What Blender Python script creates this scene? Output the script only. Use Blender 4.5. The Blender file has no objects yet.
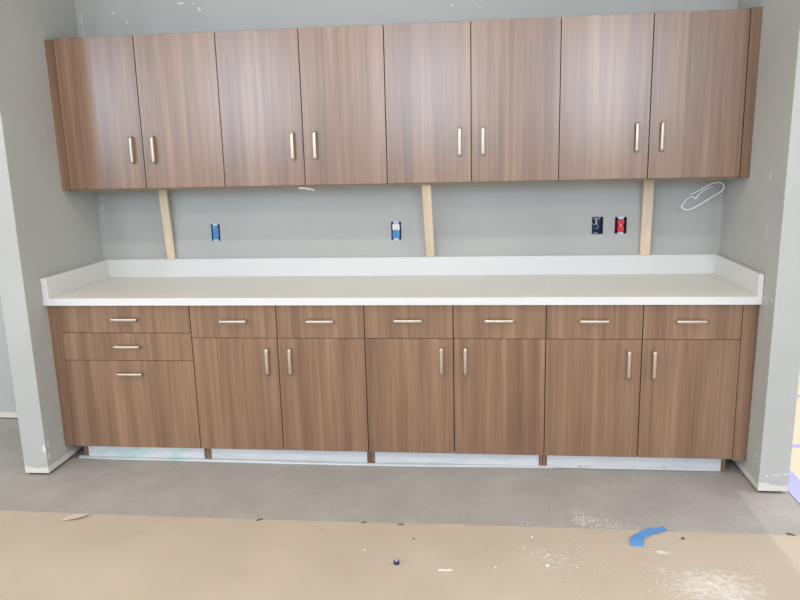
import bpy, bmesh, math, random
from mathutils import Vector, Matrix
random.seed(7)
sc = bpy.context.scene
C = bpy.context.collection

# ------------------------------------------------------------------ materials
def lin(c):
    return tuple(((v/255)/12.92 if v/255 <= .04045 else ((v/255+.055)/1.055)**2.4) for v in c) + (1,)

class NT:
    def __init__(s, name):
        s.m = bpy.data.materials.new(name); s.m.use_nodes = True
        s.t = s.m.node_tree; s.b = s.t.nodes['Principled BSDF']
    def n(s, typ, **kw):
        nd = s.t.nodes.new(typ)
        for k, v in kw.items():
            if k.startswith('i_'):
                key = k[2:]
                key = int(key) if key.isdigit() else key.replace('_', ' ')
                nd.inputs[key].default_value = v
            else: setattr(nd, k, v)
        return nd
    def l(s, a, b): s.t.links.new(a, b)
    def math(s, op, a, b=None, clamp=False):
        nd = s.n('ShaderNodeMath', operation=op, use_clamp=clamp)
        for i, v in enumerate((a, b)):
            if v is None: continue
            if isinstance(v, (int, float)): nd.inputs[i].default_value = v
            else: s.l(v, nd.inputs[i])
        return nd.outputs[0]
    def mix(s, f, a, b):
        nd = s.n('ShaderNodeMix', data_type='RGBA')
        for i, v in ((0, f), (6, a), (7, b)):
            if isinstance(v, (int, float, tuple)): nd.inputs[i].default_value = v
            else: s.l(v, nd.inputs[i])
        return nd.outputs[2]
    def ramp(s, f, stops):
        nd = s.n('ShaderNodeValToRGB')
        e = nd.color_ramp.elements
        e[0].position, e[0].color = stops[0]; e[1].position, e[1].color = stops[-1]
        for p, c in stops[1:-1]:
            x = e.new(p); x.color = c
        s.l(f, nd.inputs[0]); return nd.outputs[0]
    def noise(s, vec, scale, detail=4, rough=.5, sc3=None):
        if sc3:
            mp = s.n('ShaderNodeMapping'); mp.inputs['Scale'].default_value = sc3; s.l(vec, mp.inputs[0]); vec = mp.outputs[0]
        nd = s.n('ShaderNodeTexNoise'); nd.inputs['Scale'].default_value = scale
        nd.inputs['Detail'].default_value = detail; nd.inputs['Roughness'].default_value = rough
        s.l(vec, nd.inputs['Vector']); return nd.outputs['Fac']
    def bump(s, h, st, dist=.001):
        nd = s.n('ShaderNodeBump'); nd.inputs['Strength'].default_value = st; nd.inputs['Distance'].default_value = dist
        s.l(h, nd.inputs['Height']); s.l(nd.outputs[0], s.b.inputs['Normal'])

def plain(name, col, rough=.6, metal=0, spec=.5):
    t = NT(name); t.b.inputs['Base Color'].default_value = lin(col)
    t.b.inputs['Roughness'].default_value = rough; t.b.inputs['Metallic'].default_value = metal
    t.b.inputs['Specular IOR Level'].default_value = spec
    return t.m

def G(v): return (v, v, v, 1)

def laminate(name, dark, mid, light):
    t = NT(name)
    geo = t.n('ShaderNodeNewGeometry').outputs['Position']
    oi = t.n('ShaderNodeObjectInfo').outputs['Random']
    off = t.n('ShaderNodeCombineXYZ'); t.l(t.math('MULTIPLY', oi, 37.), off.inputs[0]); t.l(t.math('MULTIPLY', oi, 13.), off.inputs[2])
    add = t.n('ShaderNodeVectorMath', operation='ADD'); t.l(geo, add.inputs[0]); t.l(off.outputs[0], add.inputs[1])
    v = add.outputs[0]
    broad = t.noise(v, 1., 3, .55, (14, 14, .55))
    streak = t.noise(v, 1., 4, .6, (48, 48, .9))
    fine = t.noise(v, 1., 2, .6, (230, 230, 3))
    f = t.math('ADD', t.math('MULTIPLY', broad, .5), t.math('ADD', t.math('MULTIPLY', streak, .34), t.math('MULTIPLY', fine, .16)))
    c = t.ramp(f, [(.36, lin(dark)), (.5, lin(mid)), (.64, lin(light))])
    t.l(c, t.b.inputs['Base Color'])
    t.b.inputs['Roughness'].default_value = .26
    t.b.inputs['Specular IOR Level'].default_value = .8
    t.bump(fine, .15, .0006)
    return t.m

M = {}
M['wood'] = laminate('walnut_laminate', (102, 75, 57), (125, 95, 74), (146, 115, 91))
M['edge'] = plain('carcass_gap_shade', (38, 26, 22), .6)  # brown carcass laminate, painted near black for the shade in the door gaps
M['tan'] = plain('maple_melamine', (128, 112, 88), .6)
M['dark'] = plain('gap_shadow_black', (26, 24, 24), .9)  # black that paints the shade in the gap under the walls

def wall_mat():
    t = NT('grey_wall_paint')
    geo = t.n('ShaderNodeNewGeometry').outputs['Position']
    sep = t.n('ShaderNodeSeparateXYZ'); t.l(geo, sep.inputs[0])
    mott = t.noise(geo, 2.2, 4, .55)
    base = t.ramp(mott, [(.3, lin((163, 164, 161))), (.7, lin((170, 171, 168)))])
    # small nicks of bare plaster
    nick = t.noise(geo, 1., 2, .5, (26, 26, 9))
    nk = t.ramp(nick, [(.79, G(0)), (.82, G(1))])
    base = t.mix(t.math('MULTIPLY', nk, .6), base, lin((214, 214, 208)))
    # unpainted band along the floor
    rag = t.noise(geo, 14., 4, .7)
    edge = t.math('ADD', .022, t.math('MULTIPLY', rag, .055))
    band = t.math('MULTIPLY', t.math('SUBTRACT', edge, sep.outputs[2]), 150., True)
    base = t.mix(t.math('MULTIPLY', band, .7), base, lin((212, 206, 194)))
    t.l(base, t.b.inputs['Base Color'])
    t.b.inputs['Roughness'].default_value = .55
    t.b.inputs['Specular IOR Level'].default_value = .35
    t.bump(t.noise(geo, 260., 3, .6), .12, .0008)
    return t.m
M['wall'] = wall_mat()
M['putty'] = plain('bare_plaster', (203, 204, 198), .85)
M['ceiling'] = plain('ceiling_white', (205, 205, 200), .9)

def powder(t, geo, sep, col, smears):
    if smears:
        cloud = t.noise(geo, 1., 5, .75, (30, 44, 1))
        tot = None
        for (x, y, rx, ry, s) in smears:
            dx = t.math('DIVIDE', t.math('SUBTRACT', sep.outputs[0], x), rx); dy = t.math('DIVIDE', t.math('SUBTRACT', sep.outputs[1], y), ry)
            d = t.math('ADD', t.math('MULTIPLY', dx, dx), t.math('MULTIPLY', dy, dy))
            m = t.math('MULTIPLY', t.math('SUBTRACT', 1., d, True), s)
            tot = m if tot is None else t.math('MAXIMUM', tot, m)
        w = t.math('MULTIPLY', t.ramp(t.math('ADD', cloud, t.math('MULTIPLY', t.math('SUBTRACT', tot, 1.), .35)), [(.33, G(0)), (.62, G(1))]), tot, True)
        col = t.mix(w, col, lin((222, 219, 213)))
    return col

def concrete():
    t = NT('grey_concrete')
    geo = t.n('ShaderNodeNewGeometry').outputs['Position']
    a = t.noise(geo, 3.2, 6, .6); b = t.noise(geo, 1., 3, .6, (10, 90, 10)); c = t.noise(geo, 1., 3, .6, (90, 10, 10))
    f = t.math('ADD', t.math('MULTIPLY', a, .6), t.math('ADD', t.math('MULTIPLY', b, .2), t.math('MULTIPLY', c, .2)))
    col = t.ramp(f, [(.35, lin((152, 147, 143))), (.5, lin((161, 156, 151))), (.66, lin((172, 167, 162)))])
    sp = t.noise(geo, 55., 3, .6)
    col = t.mix(t.math('MULTIPLY', t.ramp(sp, [(.7, G(0)), (.78, G(1))]), .35), col, lin((205, 200, 192)))
    sep = t.n('ShaderNodeSeparateXYZ'); t.l(geo, sep.inputs[0])
    col = powder(t, geo, sep, col, [(.78, -.46, .10, .08, .6), (.84, -.50, .14, .05, .5), (.57, -.40, .12, .07, .3), (1.10, -.42, .12, .1, .25), (1.45, -.2, .12, .12, .2)])
    t.l(col, t.b.inputs['Base Color']); t.b.inputs['Roughness'].default_value = .75
    t.b.inputs['Specular IOR Level'].default_value = .3
    t.bump(t.noise(geo, 180., 4, .6), .25, .001)
    return t.m
M['concrete'] = concrete()

def kraft(name, a, b, smears=()):
    t = NT(name)
    geo = t.n('ShaderNodeNewGeometry').outputs['Position']
    sep = t.n('ShaderNodeSeparateXYZ'); t.l(geo, sep.inputs[0])
    f = t.noise(geo, 2.4, 5, .6)
    col = t.ramp(f, [(.32, lin(a)), (.68, lin(b))])
    st = t.noise(geo, 9., 4, .6)
    col = t.mix(t.math('MULTIPLY', t.ramp(st, [(.62, G(0)), (.75, G(1))]), .25), col, lin((150, 136, 120)))
    col = powder(t, geo, sep, col, smears)
    t.l(col, t.b.inputs['Base Color']); t.b.inputs['Roughness'].default_value = .8
    t.b.inputs['Specular IOR Level'].default_value = .2
    t.bump(t.noise(geo, 30., 3, .6), .15, .002)
    return t.m
M['kraft'] = kraft('brown_floor_paper', (178, 164, 147), (188, 174, 158),
    [(1.19, -.95, .28, .20, .95), (1.02, -.84, .14, .09, .6), (.62, -.80, .18, .17, .6), (1.045, -.713, .07, .025, 1.), (.70, -.95, .14, .1, .4), (1.0, -.70, .2, .1, .3), (-1.40, -.68, .10, .05, .5)])
M['cream'] = kraft('cream_floor_board', (226, 204, 176), (236, 214, 186))
M['counter'] = plain('offwhite_laminate', (223, 221, 214), .38)
M['splash'] = plain('white_laminate', (205, 205, 204), .42)
def pine():
    t = NT('pine'); geo = t.n('ShaderNodeNewGeometry').outputs['Position']
    f = t.noise(geo, 1., 4, .6, (60, 3, 3))
    t.l(t.ramp(f, [(.35, lin((203, 183, 157))), (.65, lin((214, 195, 171)))]), t.b.inputs['Base Color'])
    t.b.inputs['Roughness'].default_value = .7
    return t.m
M['pine'] = pine()
M['nickel'] = plain('brushed_nickel', (190, 179, 166), .45, 1.)
def toe():
    t = NT('white_toe_board'); geo = t.n('ShaderNodeNewGeometry').outputs['Position']
    f = t.noise(geo, 1., 4, .6, (6, 6, 30))
    c = t.ramp(f, [(.3, lin((193, 195, 196))), (.7, lin((208, 209, 210)))])
    g = t.noise(geo, 1., 2, .5, (7, 7, 25))
    sep = t.n('ShaderNodeSeparateXYZ'); t.l(geo, sep.inputs[0])
    left = t.math('MULTIPLY', t.math('SUBTRACT', -1.2, sep.outputs[0]), 8., True)
    c = t.mix(t.math('MULTIPLY', t.math('MULTIPLY', t.ramp(g, [(.52, G(0)), (.6, G(1))]), left), .7), c, lin((160, 196, 188)))
    t.l(c, t.b.inputs['Base Color']); t.b.inputs['Roughness'].default_value = .5
    return t.m
M['toe'] = toe()
M['bluedev'] = plain('blue_receptacle_cover', (60, 122, 184), .4)
M['boxblue'] = plain('dark_blue_box_plastic', (24, 42, 78), .45)
M['boxdark'] = plain('black_box_plastic', (22, 28, 40), .5)
M['ear'] = plain('zinc_strap', (170, 182, 198), .35, .5)
M['red'] = plain('red_receptacle_plastic', (206, 30, 44), .4)
M['white'] = plain('white_plastic', (232, 232, 230), .45)
M['bluetape'] = plain('blue_masking_tape', (84, 142, 200), .6)
M['purple'] = plain('purple_tape', (176, 174, 216), .6)
M['paperbit'] = plain('kraft_scrap', (206, 186, 166), .8)
M['brownbit'] = plain('brown_debris', (92, 74, 60), .8)
M['navy'] = plain('navy_plastic', (42, 44, 92), .35)
M['dust'] = plain('white_plaster_dust', (224, 222, 218), .9)
M['wire'] = plain('grey_wire', (120, 138, 160), .4)

# ------------------------------------------------------------------ helpers
def add_box(bm, x0, x1, y0, y1, z0, z1, bev=0):
    r = bmesh.ops.create_cube(bm, size=1)
    vs = r['verts']
    for v in vs:
        v.co = Vector((x0 if v.co.x < 0 else x1, y0 if v.co.y < 0 else y1, z0 if v.co.z < 0 else z1))
    if bev:
        es = list({e for v in vs for e in v.link_edges})
        bmesh.ops.bevel(bm, geom=es, offset=bev, segments=2, profile=.5, affect='EDGES')

def box(x0, x1, y0, y1, z0, z1, bev=0):
    bm = bmesh.new(); add_box(bm, x0, x1, y0, y1, z0, z1, bev); return bm

def worldpos(o):
    p = Vector(o.location)
    while o.parent: o = o.parent; p += o.location
    return p

def obj(name, bm, mat, parent=None, smooth=False):
    """mesh given in world coordinates"""
    if parent: off = worldpos(parent); org = Vector((0, 0, 0))
    else:
        xs = [v.co for v in bm.verts]
        org = Vector(((min(v.x for v in xs)+max(v.x for v in xs))/2, (min(v.y for v in xs)+max(v.y for v in xs))/2, min(v.z for v in xs)))
        off = org
    if parent and parent.type == 'MESH' or parent:
        pass
    bmesh.ops.translate(bm, verts=bm.verts, vec=-off)
    bmesh.ops.recalc_face_normals(bm, faces=bm.faces)
    me = bpy.data.meshes.new(name); bm.to_mesh(me); bm.free()
    me.materials.append(mat)
    if smooth:
        for p in me.polygons: p.use_smooth = True
    o = bpy.data.objects.new(name, me); C.objects.link(o)
    if parent: o.parent = parent
    else: o.location = org
    return o

def thing(name, label, cat, loc, group=None):
    o = bpy.data.objects.new(name, None); C.objects.link(o); o.location = loc
    o.empty_display_size = .05
    return tag(o, label, cat, group)

def tag(o, label, cat, group=None, kind=None):
    o['label'] = label; o['category'] = cat
    if group: o['group'] = group
    if kind: o['kind'] = kind
    return o

def struct(name, bm, mat, parent=None):
    o = obj(name, bm, mat, parent)
    if not parent: o['kind'] = 'structure'
    return o

def tube(pts, r, seg=8, closed=False):
    bm = bmesh.new(); rings = []; n = len(pts)
    pts = [Vector(p) for p in pts]
    up = Vector((0, 1, .01)).normalized()
    for i, p in enumerate(pts):
        a = pts[i-1] if (i or closed) else pts[i]; b = pts[(i+1) % n] if (i < n-1 or closed) else pts[i]
        t = (b-a).normalized(); s = t.cross(up)
        if s.length < 1e-3: s = t.cross(Vector((1, 0, 0)))
        s.normalize(); w = t.cross(s)
        rings.append([bm.verts.new(p + r*(math.cos(k*2*math.pi/seg)*s + math.sin(k*2*math.pi/seg)*w)) for k in range(seg)])
    m = n if closed else n-1
    for i in range(m):
        A, B = rings[i], rings[(i+1) % n]
        for k in range(seg): bm.faces.new((A[k], A[(k+1) % seg], B[(k+1) % seg], B[k]))
    if not closed:
        bm.faces.new(rings[0]); bm.faces.new(rings[-1])
    return bm

def spline(pts, k=6, closed=False):
    out = []; n = len(pts); P = [Vector(p) for p in pts]
    g = (lambda i: P[i % n]) if closed else (lambda i: P[max(0, min(n-1, i))])
    for i in range(n if closed else n-1):
        a, b, c, d = g(i-1), g(i), g(i+1), g(i+2)
        for j in range(k):
            t = j/k
            out.append(.5*((2*b)+(-a+c)*t+(2*a-5*b+4*c-d)*t*t+(-a+3*b-3*c+d)*t**3))
    if not closed: out.append(P[-1])
    return out

def handle_bm(c, horiz, yf):
    """slightly bowed flat bar pull, 140 mm, standing off a front at y = yf"""
    L = .070; N = 12
    prof = []
    for i in range(N+1):
        s = -1+2*i/N
        prof.append((s*L, yf-.026-.0025*(1-s*s)))
    bm = bmesh.new(); w = .0078; t = .0065
    def P(a, b, y): return (c[0]+a, y, c[1]+b) if horiz else (c[0]+b, y, c[1]+a)
    rows = []
    for a, y in prof:
        rows.append([bm.verts.new(P(a, -w, y+t)), bm.verts.new(P(a, -w, y+.0012)), bm.verts.new(P(a, -w+.0015, y)),
                     bm.verts.new(P(a, w-.0015, y)), bm.verts.new(P(a, w, y+.0012)), bm.verts.new(P(a, w, y+t))])
    for A, B in zip(rows, rows[1:]):
        for k in range(6): bm.faces.new((A[k], A[(k+1) % 6], B[(k+1) % 6], B[k]))
    bm.faces.new(rows[0]); bm.faces.new(rows[-1])
    for s in (-1, 1):
        a0, a1 = sorted((s*L, s*(L-.009)))
        if horiz: add_box(bm, c[0]+a0, c[0]+a1, yf-.0245, yf+.0005, c[1]-w, c[1]+w, .001)
        else: add_box(bm, c[0]-w, c[0]+w, yf-.0245, yf+.0005, c[1]+a0, c[1]+a1, .001)
    return bm

# ------------------------------------------------------------------ dimensions (metres)
XL, XR = -1.9125, 1.6215          # inner faces of the two stub walls
YB = .62                        # back wall
YC = -.165                       # front of the stub walls
BX = [-1.9140, -1.8471, -1.1463, -.6971, -.2490, .1918, .6404, 1.0957, 1.5476, 1.6279]
UX = [-1.9150, -1.8668, -1.4358, -1.0048, -.5754, -.1469, .2811, .7139, 1.1449, 1.5803, 1.6279]
ZT, ZD, ZB = .874, .701, .096
YU, UB, UT = .2665, 1.449, 2.2245
CEIL = 3.4

def wl(z): return -1.909-.0038*z      # the two stub walls stand very slightly out of plumb
def wr(z): return 1.6140+.0082*z
# ------------------------------------------------------------------ setting
struct('floor', box(-7, 7, -9, 6, -.1, 0), M['concrete'])
struct('ceiling', box(-7, 2.50, -7.6, 6, CEIL, CEIL+.12), M['ceiling'])

holes = [(-1.2325, -1.1800, 1.124, 1.223), (-.1765, -.1190, 1.1185, 1.220), (.9370, .9980, 1.1365, 1.232), (1.0600, 1.1240, 1.1385, 1.229)]
bm = bmesh.new()
xs = sorted({-7, 1.75, *[h[0] for h in holes], *[h[1] for h in holes]})
for i in range(len(xs)-1):
    h = [q for q in holes if q[0] == xs[i] and q[1] == xs[i+1]]
    if h:
        add_box(bm, xs[i], xs[i+1], YB, YB+.06, .009, h[0][2]); add_box(bm, xs[i], xs[i+1], YB, YB+.06, h[0][3], CEIL)
    else: add_box(bm, xs[i], xs[i+1], YB, YB+.06, .009, CEIL)
add_box(bm, -7, 1.75, YB+.06, YB+.14, .009, CEIL)
wall_back = struct('wall_back', bm, M['wall'])
def stub(f, sgn, w):
    bm = box(0, 1, YC, YB, .013, CEIL, .0025)
    for v in bm.verts:
        inner = (v.co.x < .5) if sgn > 0 else (v.co.x > .5)
        d = v.co.x if v.co.x < .5 else v.co.x-1
        v.co.x = f(v.co.z)+(0 if inner else sgn*w)+d
    return bm
wall_left = struct('wall_left', stub(wl, -1, .131), M['wall'])
wall_right = struct('wall_right', stub(wr, 1, .134), M['wall'])
struct('gap_shade_1', box(-2.025, wl(0)-.014, YC+.018, YB, 0, .013), M['dark'])  # added dark fillers standing in for the shade below the wall edges
struct('gap_shade_2', box(wr(0)+.014, 1.73, YC+.018, YB, 0, .013), M['dark'])
struct('gap_shade_3', box(-7, -2.03, YB+.012, YB+.13, 0, .009), M['dark'])

def smear(parent, cx, cz, w, h, plane, coord, ang=0, sgn=-1, n=11, mat='putty', name='plaster_mark'):
    """irregular patch of bare plaster standing half a millimetre proud of its wall"""
    bm = bmesh.new(); f = []; b = []
    for i in range(n):
        a = 2*math.pi*i/n; r = random.uniform(.65, 1.1)
        u, v = math.cos(a)*w/2*r, math.sin(a)*h/2*r
        u, v = u*math.cos(ang)-v*math.sin(ang), u*math.sin(ang)+v*math.cos(ang)
        p = (cx+u, coord, cz+v) if plane == 'y' else (coord, cx+u, cz+v)
        q = list(p); q[1 if plane == 'y' else 0] += sgn*.0006
        b.append(bm.verts.new(p)); f.append(bm.verts.new(q))
    bm.faces.new(f)
    for i in range(n): bm.faces.new((f[i], f[(i+1) % n], b[(i+1) % n], b[i]))
    obj(name, bm, M[mat], parent)
for a in [(-1.889, 2.37, .006, .11, 0), (-1.886, 2.30, .006, .05, 0), (-1.885, 1.385, .009, .035, .1), (-1.884, 1.33, .007, .05, -.1), (-1.883, 1.27, .006, .03, 0),
          (-1.70, 2.40, .03, .010, .6), (-1.625, 2.352, .012, .018, 0), (-1.31, 2.436, .05, .014, .1), (-1.205, 2.400, .03, .015, -.9), (-1.235, 2.43, .012, .01, 0),
          (.18, 2.362, .02, .008, .3), (.327, 2.345, .03, .008, 0)]:
    smear(wall_back, a[0], a[1], a[2], a[3], 'y', YB, a[4])
for a in [(.163, 1.762, .02, .012, 0), (-.142, .165, .014, .05, 0), (-.143, .10, .012, .05, .1)]:
    smear(wall_left, a[0], a[1], a[2], a[3], 'x', wl(a[1]), a[4], 1)
for a in [(.005, 1.467, .012, .05, .1), (.0, 1.22, .006, .10, 0), (-.05, .915, .05, .008, 0), (-.13, .92, .012, .02, 0), (-.07, .90, .02, .006, .4), (-.11, .165, .02, .012, 0)]:
    smear(wall_right, a[0], a[1], a[2], a[3], 'x', wr(a[1]), a[4], -1)
for a in [(1.69, .095, .05, .006, .1), (1.735, .10, .03, .006, -.1), (1.65, .09, .012, .01, 0)]:
    smear(wall_right, a[0], a[1], a[2], a[3], 'y', YC, a[4])
smear(wall_left, -1.918, .15, .018, .05, 'y', YC, 0)

# ------------------------------------------------------------------ base cabinets
g, gz = .0021, .0013
def base_cabinet(x0, x1, mid, rows, label):
    t = thing('base_cabinet', label, 'cabinet', ((x0+x1)/2, .30, 0), 'base cabinets under the white worktop')
    bm = bmesh.new()
    yb = YB-.006
    for a, b in ((x0+.0008, x0+.018), (x1-.018, x1-.0008)): add_box(bm, a, b, .022, yb, ZB+.002, ZT)
    add_box(bm, x0+.018, x1-.018, .022, yb, ZB+.002, ZB+.02)
    add_box(bm, x0+.018, x1-.018, .022, yb, ZT-.018, ZT)
    add_box(bm, x0+.018, x1-.018, yb-.01, yb, ZB+.02, ZT-.018)
    if mid: add_box(bm, mid-.012, mid+.012, .022, .06, ZB+.02, ZT-.018)
    for z in rows: add_box(bm, x0+.018, x1-.018, .022, .06, z-.012, z+.012)
    obj('carcass', bm, M['edge'], t)
    return t

def front(name, t, x0, x1, z0, z1, hc, horiz, yf=0., hl='brushed nickel bar handle'):
    d = obj(name, box(x0+g, x1-g, yf, yf+.019, z0+gz, z1-gz, .0008), M['wood'], t)
    h = obj('handle', handle_bm(hc, horiz, yf), M['nickel'], d, True)
    h['label'] = hl
    return d

t = base_cabinet(BX[1], BX[2], None, (.7259, .5781), 'leftmost walnut base cabinet with three full width drawers stacked vertically, deepest at the bottom')
for z0, z1, hz in ((.7259, ZT, .799), (.5781, .7259, .6545), (ZB, .5781, .507)):
    front('drawer', t, BX[1], BX[2], z0, z1, (-1.492, hz), True)
specs = [(2, 'walnut base cabinet with two doors and two drawers, directly right of the three drawer cabinet', (-.917, -.472), (-.752, -.633), .580, .790),
         (4, 'walnut two door base cabinet in the middle of the row, below the middle pine batten', (-.030, .414), (.1325, .250), .589, .7935),
         (6, 'rightmost walnut two door base cabinet, next to the right wall filler strip', (.8665, 1.317), (1.034, 1.153), .577, .792)]
for i, lab, dh, hx, hz, dz in specs:
    t = base_cabinet(BX[i], BX[i+2], BX[i+1], (ZD,), lab)
    for k in (0, 1):
        front('drawer', t, BX[i+k], BX[i+k+1], ZD, ZT, (dh[k], dz), True)
        front('door', t, BX[i+k], BX[i+k+1], ZB, ZD, (hx[k], hz), False)

YT = .078
# gable feet that reach the floor between the toe boards
def foot_of(x0, x1):
    return box(x0, x1, YT-.008, .5, 0, ZB+.002)
cabs = [o for o in C.objects if o.name.startswith('base_cabinet')]
for cb, (a, b) in zip(cabs, [(-1.842, -1.8165), (-1.1445, -1.117), (-.2475, -.228), (.6415, .662)]):
    obj('plinth_leg', foot_of(a, b), M['wood'], cb)
obj('plinth_leg', foot_of(1.519, 1.541), M['wood'], cabs[3])
for cb, (a, b) in zip(cabs, [(-1.156, -1.1475), (-.268, -.2505), (.622, .6395)]): obj('plinth_leg', foot_of(a, b), M['wood'], cb)
def toe_board(x0, x1, label):
    bm = box(x0, x1, YT-.012, YT+.003, .0015, ZB-.006, .001)
    return tag(obj('toe_kick_board', bm, M['toe'], None), label, 'kick board', 'white kick boards under the base cabinets')
toe_board(-1.815, -1.157, 'white kick board with green smudges under the three drawer base cabinet')
toe_board(-1.116, -.269, 'white kick board under the two door base cabinet right of the drawer cabinet')
toe_board(-.227, .621, 'white kick board under the middle two door base cabinet')
tb = toe_board(.663, 1.5185, 'white kick board under the rightmost two door base cabinet, scuffed along its lower edge')
for a in ((.83, .013, .02, .004), (1.245, .016, .016, .004), (.86, .012, .03, .002)): smear(tb, a[0], a[1], a[2], a[3], 'y', YT-.012, .1, -1, 9, 'brownbit', 'scuff_mark')
# thin lip lying along the foot of the boards
bm = bmesh.new(); top = []; rows = []
N = 60
for i in range(N+1):
    x = -1.872+(.70+1.872)*i/N
    y = .046+.004*math.sin(x*3.1)+.012*max(0, (x-.1)/.6)
    if x < -1.7: y += .012*(-1.7-x)/.17
    z = .010+.002*math.sin(x*5)
    rows.append([bm.verts.new((x, y, 0.001)), bm.verts.new((x, y, z)), bm.verts.new((x, y+.014, z+.002)), bm.verts.new((x, y+.014, 0.001))])
for A, B in zip(rows, rows[1:]):
    for k in range(4): bm.faces.new((A[k], A[(k+1) % 4], B[(k+1) % 4], B[k]))
bm.faces.new(rows[0]); bm.faces.new(rows[-1])
tag(obj('floor_strip', bm, M['toe']), 'thin white strip lying on the floor along the front of the kick boards', 'trim strip')

# fillers (scribe panels)
def filler(x0, x1, y0, z0, z1, depth, label):
    bm = box(x0, x1, y0, y0+depth, z0, z1, .0006)
    for v in bm.verts:
        if x0 < 0 and v.co.x < (x0+x1)/2: v.co.x += wl(v.co.z)-x0+.0002
        if x0 > 0 and v.co.x > (x0+x1)/2: v.co.x += wr(v.co.z)-x1-.0002
    tag(obj('filler_panel', bm, M['wood']), label, 'filler panel', 'walnut filler strips beside the walls')
filler(BX[0], BX[1]-.0012, .004, ZB+.003, ZT, .03, 'narrow walnut filler strip between left wall and the three drawer base cabinet')
filler(BX[8]+.0012, BX[9], .002, ZB-.006, ZT, .03, 'narrow walnut filler strip between right wall and the rightmost base cabinet')
filler(UX[0], UX[1]-.002, YU+.004, UB-.004, UT-.004, .03, 'narrow walnut filler strip between left wall and the first wall cabinet')
filler(UX[9]+.002, UX[10], YU-.002, UB-.004, UT+.004, .03, 'narrow walnut filler strip between right wall and the last wall cabinet')

# ------------------------------------------------------------------ wall cabinets
labs = ['first wall cabinet from the left, walnut with two doors', 'second walnut wall cabinet from the left, a torn white scrap hanging below it',
        'third walnut wall cabinet from the left, above the middle pine batten', 'fourth and rightmost walnut wall cabinet, above the white cable']
hxs = [(-1.493, -1.375), (-.629, -.5125), (.224, .340), (1.0845, 1.2035)]
for k in range(4):
    x0, xm, x1 = UX[1+2*k], UX[2+2*k], UX[3+2*k]
    t = thing('wall_cabinet', labs[k], 'cabinet', ((x0+x1)/2, YB-.001, UB), 'walnut wall cabinets in a row')
    yb = YB-.002; bm = bmesh.new()
    for a, b in ((x0+.0005, x0+.018), (x1-.018, x1-.0005)): add_box(bm, a, b, YU+.0225, yb, UB, UT-.002)
    add_box(bm, x0+.018, x1-.018, YU+.0225, yb, UT-.02, UT-.002)
    add_box(bm, x0+.018, x1-.018, yb-.008, yb, UB+.012, UT-.02)
    add_box(bm, xm-.012, xm+.012, YU+.0225, YU+.06, UB+.012, UT-.02)
    obj('carcass', bm, M['edge'], t)
    o = obj('bottom_panel', box(x0+.001, x1-.001, YU+.024, yb, UB-.010, UB-.0002), M['tan'], t); o['label'] = 'pale tan underside panel'
    for (a, b), hx in zip(((x0, xm), (xm, x1)), hxs[k]):
        front('door', t, a, b, UB, UT, (hx, 1.650), False, YU)

# smudge on the second cabinet's left door
# ------------------------------------------------------------------ countertop
t = thing('countertop', 'long off-white laminate worktop with white backsplash and side splashes', 'countertop', (-.14, .3, ZT))
bm = bmesh.new(); add_box(bm, XL+.002, XR-.002, -.03, YB-.001, .8765, .914, .0015)
# two layer front edge line
o = obj('worktop', bm, M['counter'], t)
add = box(XL+.002, XR-.002, -.0315, -.0298, .877, .9128, .0004); o = obj('front_edge', add, M['splash'], t); o['label'] = 'brighter white front edge'
obj('backsplash', box(XL+.002, XR-.002, .602, YB-.001, .9142, 1.0208, .001), M['splash'], t)
for a, b in ((XL+.002, -1.8765), (1.5975, XR-.002)):
    obj('side_splash', box(a, b, -.0312, .6015, .9142, 1.0208, .001), M['splash'], t)
# build-up under the front edge resting on the cabinets
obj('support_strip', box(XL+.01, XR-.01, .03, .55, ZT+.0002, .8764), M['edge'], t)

# ------------------------------------------------------------------ pine battens standing on the backsplash
def batten(xb, xt, yt, w, label, zb=1.0212):
    bm = bmesh.new(); zt = UB-.0105; yb0, th = .594, .019
    rows = []
    for x, y, z in ((xb, yb0, zb), (xt, yt, zt)):
        rows.append([bm.verts.new((x-w, y, z)), bm.verts.new((x+w, y, z)), bm.verts.new((x+w, y+th, z)), bm.verts.new((x-w, y+th, z))])
    bm.faces.new(rows[0]); bm.faces.new(rows[1][::-1])
    for k in range(4): bm.faces.new((rows[0][k], rows[0][(k+1) % 4], rows[1][(k+1) % 4], rows[1][k]))
    bmesh.ops.bevel(bm, geom=list(bm.edges), offset=.0012, segments=1, affect='EDGES')
    tag(obj('pine_batten', bm, M['pine']), label, 'wooden batten', 'pine battens propped between worktop and wall cabinets')
batten(-1.480, -1.478, .545, .0235, 'leftmost pale pine batten on the backsplash, left of the plain blue outlet')
batten(.047, .045, .36, .0235, 'pale pine batten in the middle, right of the blue and white outlet')
batten(1.223, 1.221, .56, .0265, 'pale pine batten between the red outlet and the hanging white cable')

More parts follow.
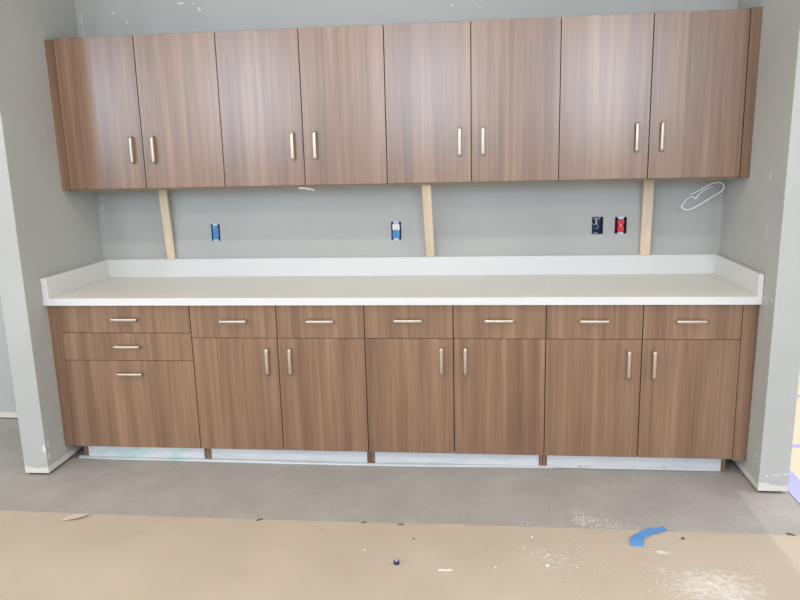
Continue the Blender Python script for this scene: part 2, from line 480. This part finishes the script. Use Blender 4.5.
# ------------------------------------------------------------------ outlets
def outlet(h, label, kind):
    x0, x1, z0, z1 = h; cx, cz = (x0+x1)/2, (z0+z1)/2
    t = thing('electrical_outlet', label, 'electrical outlet', (cx, YB, cz), 'uncovered electrical outlets in the back wall')
    bm = bmesh.new(); w = .003; d = YB+.055; y0 = YB-.0008
    e = .0003
    add_box(bm, x0+e, x1-e, d-w, d, z0+e, z1-e)
    add_box(bm, x0+e, x0+w, y0, d-w, z0+e, z1-e); add_box(bm, x1-w, x1-e, y0, d-w, z0+e, z1-e)
    add_box(bm, x0+w, x1-w, y0, d-w, z0+e, z0+w); add_box(bm, x0+w, x1-w, y0, d-w, z1-w, z1-e)
    obj('junction_box', bm, M['boxblue'] if kind in 'ac' else M['boxdark'], t)
    if kind == 'c':
        for k, (px, pz) in enumerate(((-.010, .02), (-.002, -.005), (.008, -.018))):
            pts = [(cx+px-.008, YB+.045, cz+pz+.02), (cx+px, YB+.012, cz+pz+.012), (cx+px+.006, YB+.004, cz+pz-.004), (cx+px-.002, YB+.016, cz+pz-.016), (cx+px-.012, YB+.03, cz+pz-.01)]
            obj('wire', tube(spline(pts, 5), .0026, 6), (M['white'], M['wire'], M['boxdark'])[k], t, True)
        obj('mounting_ear', box(cx-.018, cx+.016, YB+.006, YB+.009, z1-.014, z1-.006, .0005), M['wire'], t)
        obj('mounting_ear', box(cx-.020, cx+.004, YB+.004, YB+.007, z0+.004, z0+.010, .0005), M['wire'], t)
        return
    # strap with ears
    for a, b in ((z1-.011, z1+.004), (z0-.005, z0+.009)):
        obj('mounting_ear', box(cx-.0155, cx+.0155, YB-.0035, YB-.0011, a, b, .0008), M['ear'], t)
    hw = {'a': .0175, 'b': .0205, 'd': .0185}[kind]
    if kind == 'a':
        o = obj('receptacle', box(cx-hw, cx+hw, YB-.006, YB+.028, z0+.009, z1-.011, .003), M['bluedev'], t)
        o2 = obj('screw', box(cx-.012, cx+.001, YB-.0075, YB-.006, z1-.022, z1-.016, .0006), M['ear'], o)
    elif kind == 'b':
        obj('receptacle', box(cx-hw, cx+hw, YB-.006, YB+.028, z0+.009, cz+.004, .003), M['bluedev'], t)
        s = obj('socket_face', box(cx-hw, cx+hw, YB-.008, YB+.028, cz+.004, z1-.012, .004), M['white'], t)
        s['label'] = 'white upper socket'
        for px, pz, a, b in ((-.008, .022, .002, .003), (.006, .013, .0025, .003), (-.003, .012, .002, .0025), (-.002, .029, .004, .0015), (.010, .024, .0012, .003)):
            obj('slot', box(cx+px-a, cx+px+a, YB-.0086, YB-.0078, cz+pz-b, cz+pz+b), M['boxdark'], s)
    else:
        core = obj('receptacle', box(cx-.014, cx+.014, YB-.003, YB+.028, z0+.009, z1-.010, .002), M['red'], t)
        for s in (-1, 1):
            bm = bmesh.new()
            bmesh.ops.create_cone(bm, cap_ends=True, segments=28, radius1=.0195, radius2=.0185, depth=.008, matrix=Matrix.Translation((cx, YB-.005, cz+s*.0185)) @ Matrix.Rotation(math.pi/2, 4, 'X'))
            for v in bm.verts: v.co.z = max(min(v.co.z, cz+s*.0185+.015), cz+s*.0185-.015)
            f = obj('socket_face', bm, M['red'], core)
            for px in (-.006, .006):
                obj('slot', box(cx+px-.001, cx+px+.001, YB-.0095, YB-.0088, cz+s*.0185-.003, cz+s*.0185+.004), M['boxdark'], core)
        bm = bmesh.new(); bmesh.ops.create_cone(bm, cap_ends=True, segments=14, radius1=.005, radius2=.004, depth=.004, matrix=Matrix.Translation((cx, YB-.007, cz)) @ Matrix.Rotation(math.pi/2, 4, 'X'))
        obj('screw', bm, M['white'], core)
outlet(holes[0], 'plain blue uncovered outlet in the back wall, right of the left pine batten', 'a')
outlet(holes[1], 'uncovered outlet with white upper half and blue lower half, near the middle batten', 'b')
outlet(holes[2], 'open dark blue electrical box with loose wires, left of the red outlet', 'c')
outlet(holes[3], 'red uncovered duplex outlet in the back wall beside the right pine batten', 'd')

# ------------------------------------------------------------------ hanging cable
outer = [(1.398, 1.285), (1.413, 1.307), (1.442, 1.338), (1.49, 1.371), (1.542, 1.403), (1.58, 1.41), (1.607, 1.394), (1.599, 1.365), (1.546, 1.33), (1.487, 1.29), (1.442, 1.268), (1.407, 1.274)]
pts = [(1.455, YB+.006, 1.355), (1.452, .600, 1.350), (1.447, .590, 1.342)]
pts = [(1.554, .585, 1.387), (1.528, .583, 1.378), (1.502, .580, 1.364), (1.48, .578, 1.343), (1.466, .577, 1.325), (1.457, .585, 1.335), (1.44, .585, 1.333)]
pts += [(1.425, .582, 1.322)]
pts += [(x, .572+.006*math.sin(i*.6), z) for i, (x, z) in enumerate([(1.401, 1.295), (1.400, 1.278), (1.42, 1.268), (1.445, 1.269), (1.487, 1.29), (1.546, 1.33), (1.596, 1.363), (1.607, 1.390), (1.585, 1.409), (1.545, 1.404), (1.49, 1.374), (1.462, 1.356)])]
pts += [(1.452, .60, 1.348), (1.450, YB+.004, 1.345)]
tag(obj('cable', tube(spline(pts, 7), .0038, 8), M['white'], None, True), 'coiled white cable hanging from the back wall under the rightmost wall cabinet', 'cable')

# ragged scrap under the second cabinet
bm = bmesh.new()
rows = []
for i in range(9):
    s = i/8; x = -.618+.08*s; z = UB-.0138-.012*s*s+.0005*math.sin(i*2.3)
    rows.append([bm.verts.new((x, .295, z-.004-.002*math.sin(i*1.7))), bm.verts.new((x, .293, z+.0035)), bm.verts.new((x, .305, z+.004)), bm.verts.new((x, .305, z-.003))])
for A, B in zip(rows, rows[1:]):
    for k in range(4): bm.faces.new((A[k], A[(k+1) % 4], B[(k+1) % 4], B[k]))
bm.faces.new(rows[0]); bm.faces.new(rows[-1])
tag(obj('tape_scrap', bm, M['putty']), 'small torn whitish scrap stuck under the second wall cabinet', 'scrap')

# ------------------------------------------------------------------ floor coverings
random.seed(3)
bm = bmesh.new(); top = []; N = 240
for i in range(N+1):
    x = -5.5+8.0*i/N
    y = -.545+.004*math.sin(x*2.1)+random.uniform(-.0025, .0025)+(.006 if .1 < x < .25 else 0)
    top.append((x, y))
up = [bm.verts.new((x, y, .002)) for x, y in top]; dn = [bm.verts.new((x, y, .0003)) for x, y in top]
ub = [bm.verts.new((x, -7.4, .002)) for x, y in top]
for i in range(N):
    bm.faces.new((up[i], up[i+1], ub[i+1], ub[i])); bm.faces.new((dn[i], dn[i+1], up[i+1], up[i]))
tag(obj('floor_paper', bm, M['kraft']), 'large sheet of tan protective paper covering the floor in the foreground', 'floor covering')

sheets = [(1.80, 3.2, -.28, .405), (1.80, 3.2, .415, 1.22), (1.80, 3.2, 1.23, 2.2), (1.80, 3.2, 2.21, 3.6)]
for (a, b, c, d), w in zip(sheets, ('nearest one, at the wall foot', 'between the first two purple cross tapes', 'between the second and third purple cross tapes', 'farthest away')):
    tag(obj('floor_board_sheet', box(a, b, c, d, .0003, .0025), M['cream']), 'cream floor sheet past the right wall, ' + w, 'floor covering', 'cream sheets past the right wall')
def tape(x0, x1, y0, y1, label, z=.0026, mat='purple'):
    tag(obj('floor_tape', box(x0, x1, y0, y1, z, z+.0007), M[mat]), label, 'tape', 'purple tapes on the cream sheets')
tape(1.762, 1.865, -.36, .30, 'wide purple tape running along the foot of the right wall')
tape(1.8655, 3.1, .385, .43, 'purple tape across the cream sheets, nearest of the cross tapes')
tape(1.8655, 3.1, 1.205, 1.245, 'purple tape across the cream sheets, second of the cross tapes')
tape(2.45, 3.1, 2.13, 2.50, 'wide purple tape at the far end of the cream sheets')

# ------------------------------------------------------------------ bits on the floor
def strip(name, path, widths, z, mat, lift=None, th=.0006):
    bm = bmesh.new(); rows = []; P = [Vector((x, y, 0)) for x, y in path]
    for i, p in enumerate(P):
        t = (P[min(i+1, len(P)-1)]-P[max(i-1, 0)]).normalized(); nrm = Vector((-t.y, t.x, 0)); w = widths[i]
        h = z+(lift[i] if lift else 0)
        rows.append([bm.verts.new(p+nrm*w+Vector((0, 0, h))), bm.verts.new(p-nrm*w+Vector((0, 0, h))), bm.verts.new(p-nrm*w+Vector((0, 0, h+th))), bm.verts.new(p+nrm*w+Vector((0, 0, h+th)))])
    for A, B in zip(rows, rows[1:]):
        for k in range(4): bm.faces.new((A[k], A[(k+1) % 4], B[(k+1) % 4], B[k]))
    bm.faces.new(rows[0]); bm.faces.new(rows[-1])
    return obj(name, bm, mat)
pth = spline([(.962, -.674, 0), (.966, -.636, 0), (.985, -.598, 0), (1.02, -.570, 0), (1.065, -.545, 0), (1.108, -.525, 0)], 4)
pth = [(p.x, p.y) for p in pth]; n = len(pth)
tag(strip('tape_scrap', pth, [.027-.009*(i/(n-1))-.006*max(0, i/(n-1)-.8) for i in range(n)], .0022, M['bluetape'], [.006*abs(math.sin(i*.35)) for i in range(n)]),
    'curved scrap of bright blue masking tape lying on the tan floor paper', 'tape')
# torn flap
bm = bmesh.new(); c0 = Vector((-1.520, -.582)); f = []; rr = []
prof = [(-.050, -.030), (-.028, -.034), (0, -.031), (.025, -.018), (.042, .000), (.046, .014), (.03, .028), (0, .03), (-.03, .022), (-.045, .004), (-.052, -.014)]
lf = lambda x, y: .0024+(.009 if y < .016 else .001)*max(0, min(1, (x+.055)/.05))
a = [bm.verts.new((c0.x+x*1.05, c0.y+y*1.1, lf(x, y))) for x, y in prof]
b = [bm.verts.new((c0.x+x*1.05, c0.y+y*1.1, lf(x, y)+.001)) for x, y in prof]
bm.faces.new(a[::-1]); bm.faces.new(b)
for i in range(len(a)): bm.faces.new((a[i], a[(i+1) % len(a)], b[(i+1) % len(a)], b[i]))
tag(obj('paper_flap', bm, M['paperbit']), 'torn curled flap of brown paper at the back edge of the floor paper', 'paper scrap')
# navy cap
bm = bmesh.new()
bmesh.ops.create_cone(bm, cap_ends=True, segments=20, radius1=.0125, radius2=.011, depth=.012, matrix=Matrix.Translation((-.012, -.865, .008)))
cap = obj('bottle_cap', bm, M['navy']); tag(cap, 'tiny dark navy plastic cap lying on the tan floor paper', 'cap')
bm = bmesh.new(); bmesh.ops.create_cone(bm, cap_ends=True, segments=16, radius1=.006, radius2=.005, depth=.004, matrix=Matrix.Translation((-.012, -.865, .0155)))
o = obj('button', bm, M['purple'], cap); o['label'] = 'paler raised centre'
tag(strip('plastic_strip', [(.157, -.902), (.172, -.899), (.186, -.901), (.2, -.900), (.212, -.898)], [.005, .0062, .0045, .0062, .004], .0022, M['white'], [0, .001, 0, .002, 0], .001),
    'short white plastic sliver on the tan floor paper, right of the navy cap', 'scrap')
for (x, y, ang, L, w, lab) in [(-.665, -.556, .5, .016, .0035, 'small brown twig at the paper edge, leftmost of the twigs'),
                         (-.192, -.552, .1, .012, .003, 'tiny brown twig at the paper edge below the second kick board'),
                         (-.026, -.560, -.2, .014, .003, 'tiny brown twig at the paper edge, just left of centre'),
                         (1.612, -.541, -.6, .016, .004, 'dark brown twig near the right end of the paper edge')]:
    P = [(x+math.cos(ang)*L*s, y+math.sin(ang)*L*s+.002*math.sin(s*4)) for s in (-1, -.5, 0, .5, 1)]
    tag(strip('twig', P, [w*.4, w, w*.8, w*.9, w*.3], .0022, M['brownbit'], [0, .001, .002, .001, 0], .003), lab, 'debris', 'brown twigs on the floor paper')
def pebble(x, y, r, mat, name, lab, cat, z=.002, grp=None):
    bm = bmesh.new(); bmesh.ops.create_icosphere(bm, subdivisions=2, radius=r)
    for v in bm.verts:
        v.co *= random.uniform(.8, 1.15); v.co.z *= .5
    m = min(v.co.z for v in bm.verts)
    bmesh.ops.translate(bm, verts=bm.verts, vec=(x, y, z-m))
    tag(obj(name, bm, mat), lab, cat, grp)
pebble(1.16, -.604, .0075, M['brownbit'], 'debris_crumb', 'brown crumb on the floor paper, right of the blue tape scrap', 'debris')
pebble(.04, -.675, .0045, M['brownbit'], 'debris_crumb', 'tiny brown crumb above the white plastic sliver', 'debris')
pebble(-.153, -.777, .005, M['dust'], 'plaster_chip', 'white plaster chip on the floor paper, left of the navy cap', 'plaster chip')
pebble(.538, -.631, .005, M['dust'], 'plaster_chip', 'white plaster chip near the paper edge, below the dust patch', 'plaster chip')
pebble(.583, -.846, .008, M['dust'], 'plaster_chip', 'larger white plaster chip, left of the faint dusty patch', 'plaster chip')
pebble(.38, -.870, .005, M['dust'], 'plaster_chip', 'small white plaster chip, right of the white plastic sliver', 'plaster chip')

def dust(name, blobs, zf, label):
    bm = bmesh.new()
    for (cx, cy, rx, ry, n, s0, s1) in blobs:
        for _ in range(n):
            a = random.uniform(0, 2*math.pi); r = 1.25*random.random()**.6
            x, y = cx+rx*r*math.cos(a), cy+ry*r*math.sin(a); s = random.uniform(s0, s1)
            z = zf(x, y); k = random.choice((3, 4, 5)); a0 = random.uniform(0, 6)
            base = [bm.verts.new((x+s*math.cos(a0+i*2*math.pi/k)*random.uniform(.6, 1.2), y+s*math.sin(a0+i*2*math.pi/k)*random.uniform(.6, 1.2), z)) for i in range(k)]
            tp = bm.verts.new((x, y, z+s*.8))
            for i in range(k): bm.faces.new((base[i], base[(i+1) % k], tp))
            bm.faces.new(base[::-1])
    tag(obj(name, bm, M['dust']), label, 'dust', None, 'stuff')
dust('plaster_dust', [(.765, -.455, .05, .05, 60, .001, .0026), (.82, -.49, .085, .04, 85, .001, .003), (.93, -.515, .10, .012, 30, .001, .0025), (.70, -.43, .06, .03, 25, .001, .002),
                      (.52, -.495, .05, .02, 14, .001, .003), (.34, -.30, .03, .02, 8, .001, .003), (1.10, -.42, .10, .06, 16, .001, .002), (-.07, -.06, .03, .01, 2, .003, .004), (.56, -.36, .1, .06, 12, .001, .002)],
     lambda x, y: .0002, 'white plaster crumbs scattered on the bare concrete by the paper edge')
dust('plaster_powder', [(.63, -.80, .12, .12, 60, .001, .0032), (.55, -.74, .05, .05, 14, .002, .0045), (1.13, -.95, .16, .10, 130, .001, .003), (1.28, -.87, .12, .08, 60, .001, .002),
                        (.9, -.85, .4, .2, 50, .001, .0025), (1.0, -.70, .15, .06, 18, .001, .0025)],
     lambda x, y: .0021, 'white plaster crumbs scattered over the tan floor paper at lower right')

# ------------------------------------------------------------------ light
def area(name, loc, rot, sx, sy, power, col):
    l = bpy.data.lights.new(name, 'AREA'); l.shape = 'RECTANGLE'; l.size = sx; l.size_y = sy; l.energy = power; l.color = col
    o = bpy.data.objects.new(name, l); C.objects.link(o); o.location = loc; o.rotation_euler = rot; return o
R = math.radians
for y, p in ((-1.83, 75), (-4.02, 100), (-6.2, 80)):
    area('ceiling_lamp', (-.1, y, CEIL-.01), (0, 0, 0), 5.6, .16, p, (1, .89, .75))
for x in (-5.85, -3.14, -.43, 2.2):
    area('window_daylight', (x, -7.3, 2.5), (R(90), 0, 0), 1.0, 1.5, 125, (.68, .83, 1.0))
for x, a in ((6.9, 90), (-6.9, -90)):
    area('added_side_fill', (x, -3.2, 1.8), (0, R(a), 0), 1.9, 3.2, 210, (1., .92, .82))  # added warm fill lights to brighten the inner faces of the stub walls
area('window_daylight_right', (5.5, 2.0, 1.7), (0, R(90), 0), 2.2, 4.5, 190, (.9, .95, 1.0))
s = bpy.data.lights.new('sun', 'SUN'); s.energy = 1.0; s.angle = R(.3); s.color = (1, .96, .9)
so = bpy.data.objects.new('sun', s); C.objects.link(so)
so.rotation_euler = Vector((-1/3.5, .12, -1)).to_track_quat('-Z', 'Y').to_euler()
so.location = (4, -1, 6)
w = bpy.data.worlds.new('world'); sc.world = w; w.use_nodes = True
w.node_tree.nodes['Background'].inputs[0].default_value = (.78, .88, 1.0, 1); w.node_tree.nodes['Background'].inputs[1].default_value = 1.55

# ------------------------------------------------------------------ camera
cd = bpy.data.cameras.new('camera'); cam = bpy.data.objects.new('camera', cd); C.objects.link(cam)
cam.location = (.3159, -3.4716, 1.6167); cam.rotation_euler = (1.3674, .0241, .105)
cd.sensor_fit = 'HORIZONTAL'; cd.sensor_width = 36; cd.lens = 726.63/800*36; cd.clip_start = .05
sc.camera = cam
vs = sc.view_settings; sc.display_settings.display_device = 'sRGB'
vs.view_transform = 'Standard'; vs.look = 'None'; vs.gamma = 1; vs.use_curve_mapping = False; vs.exposure = -.58
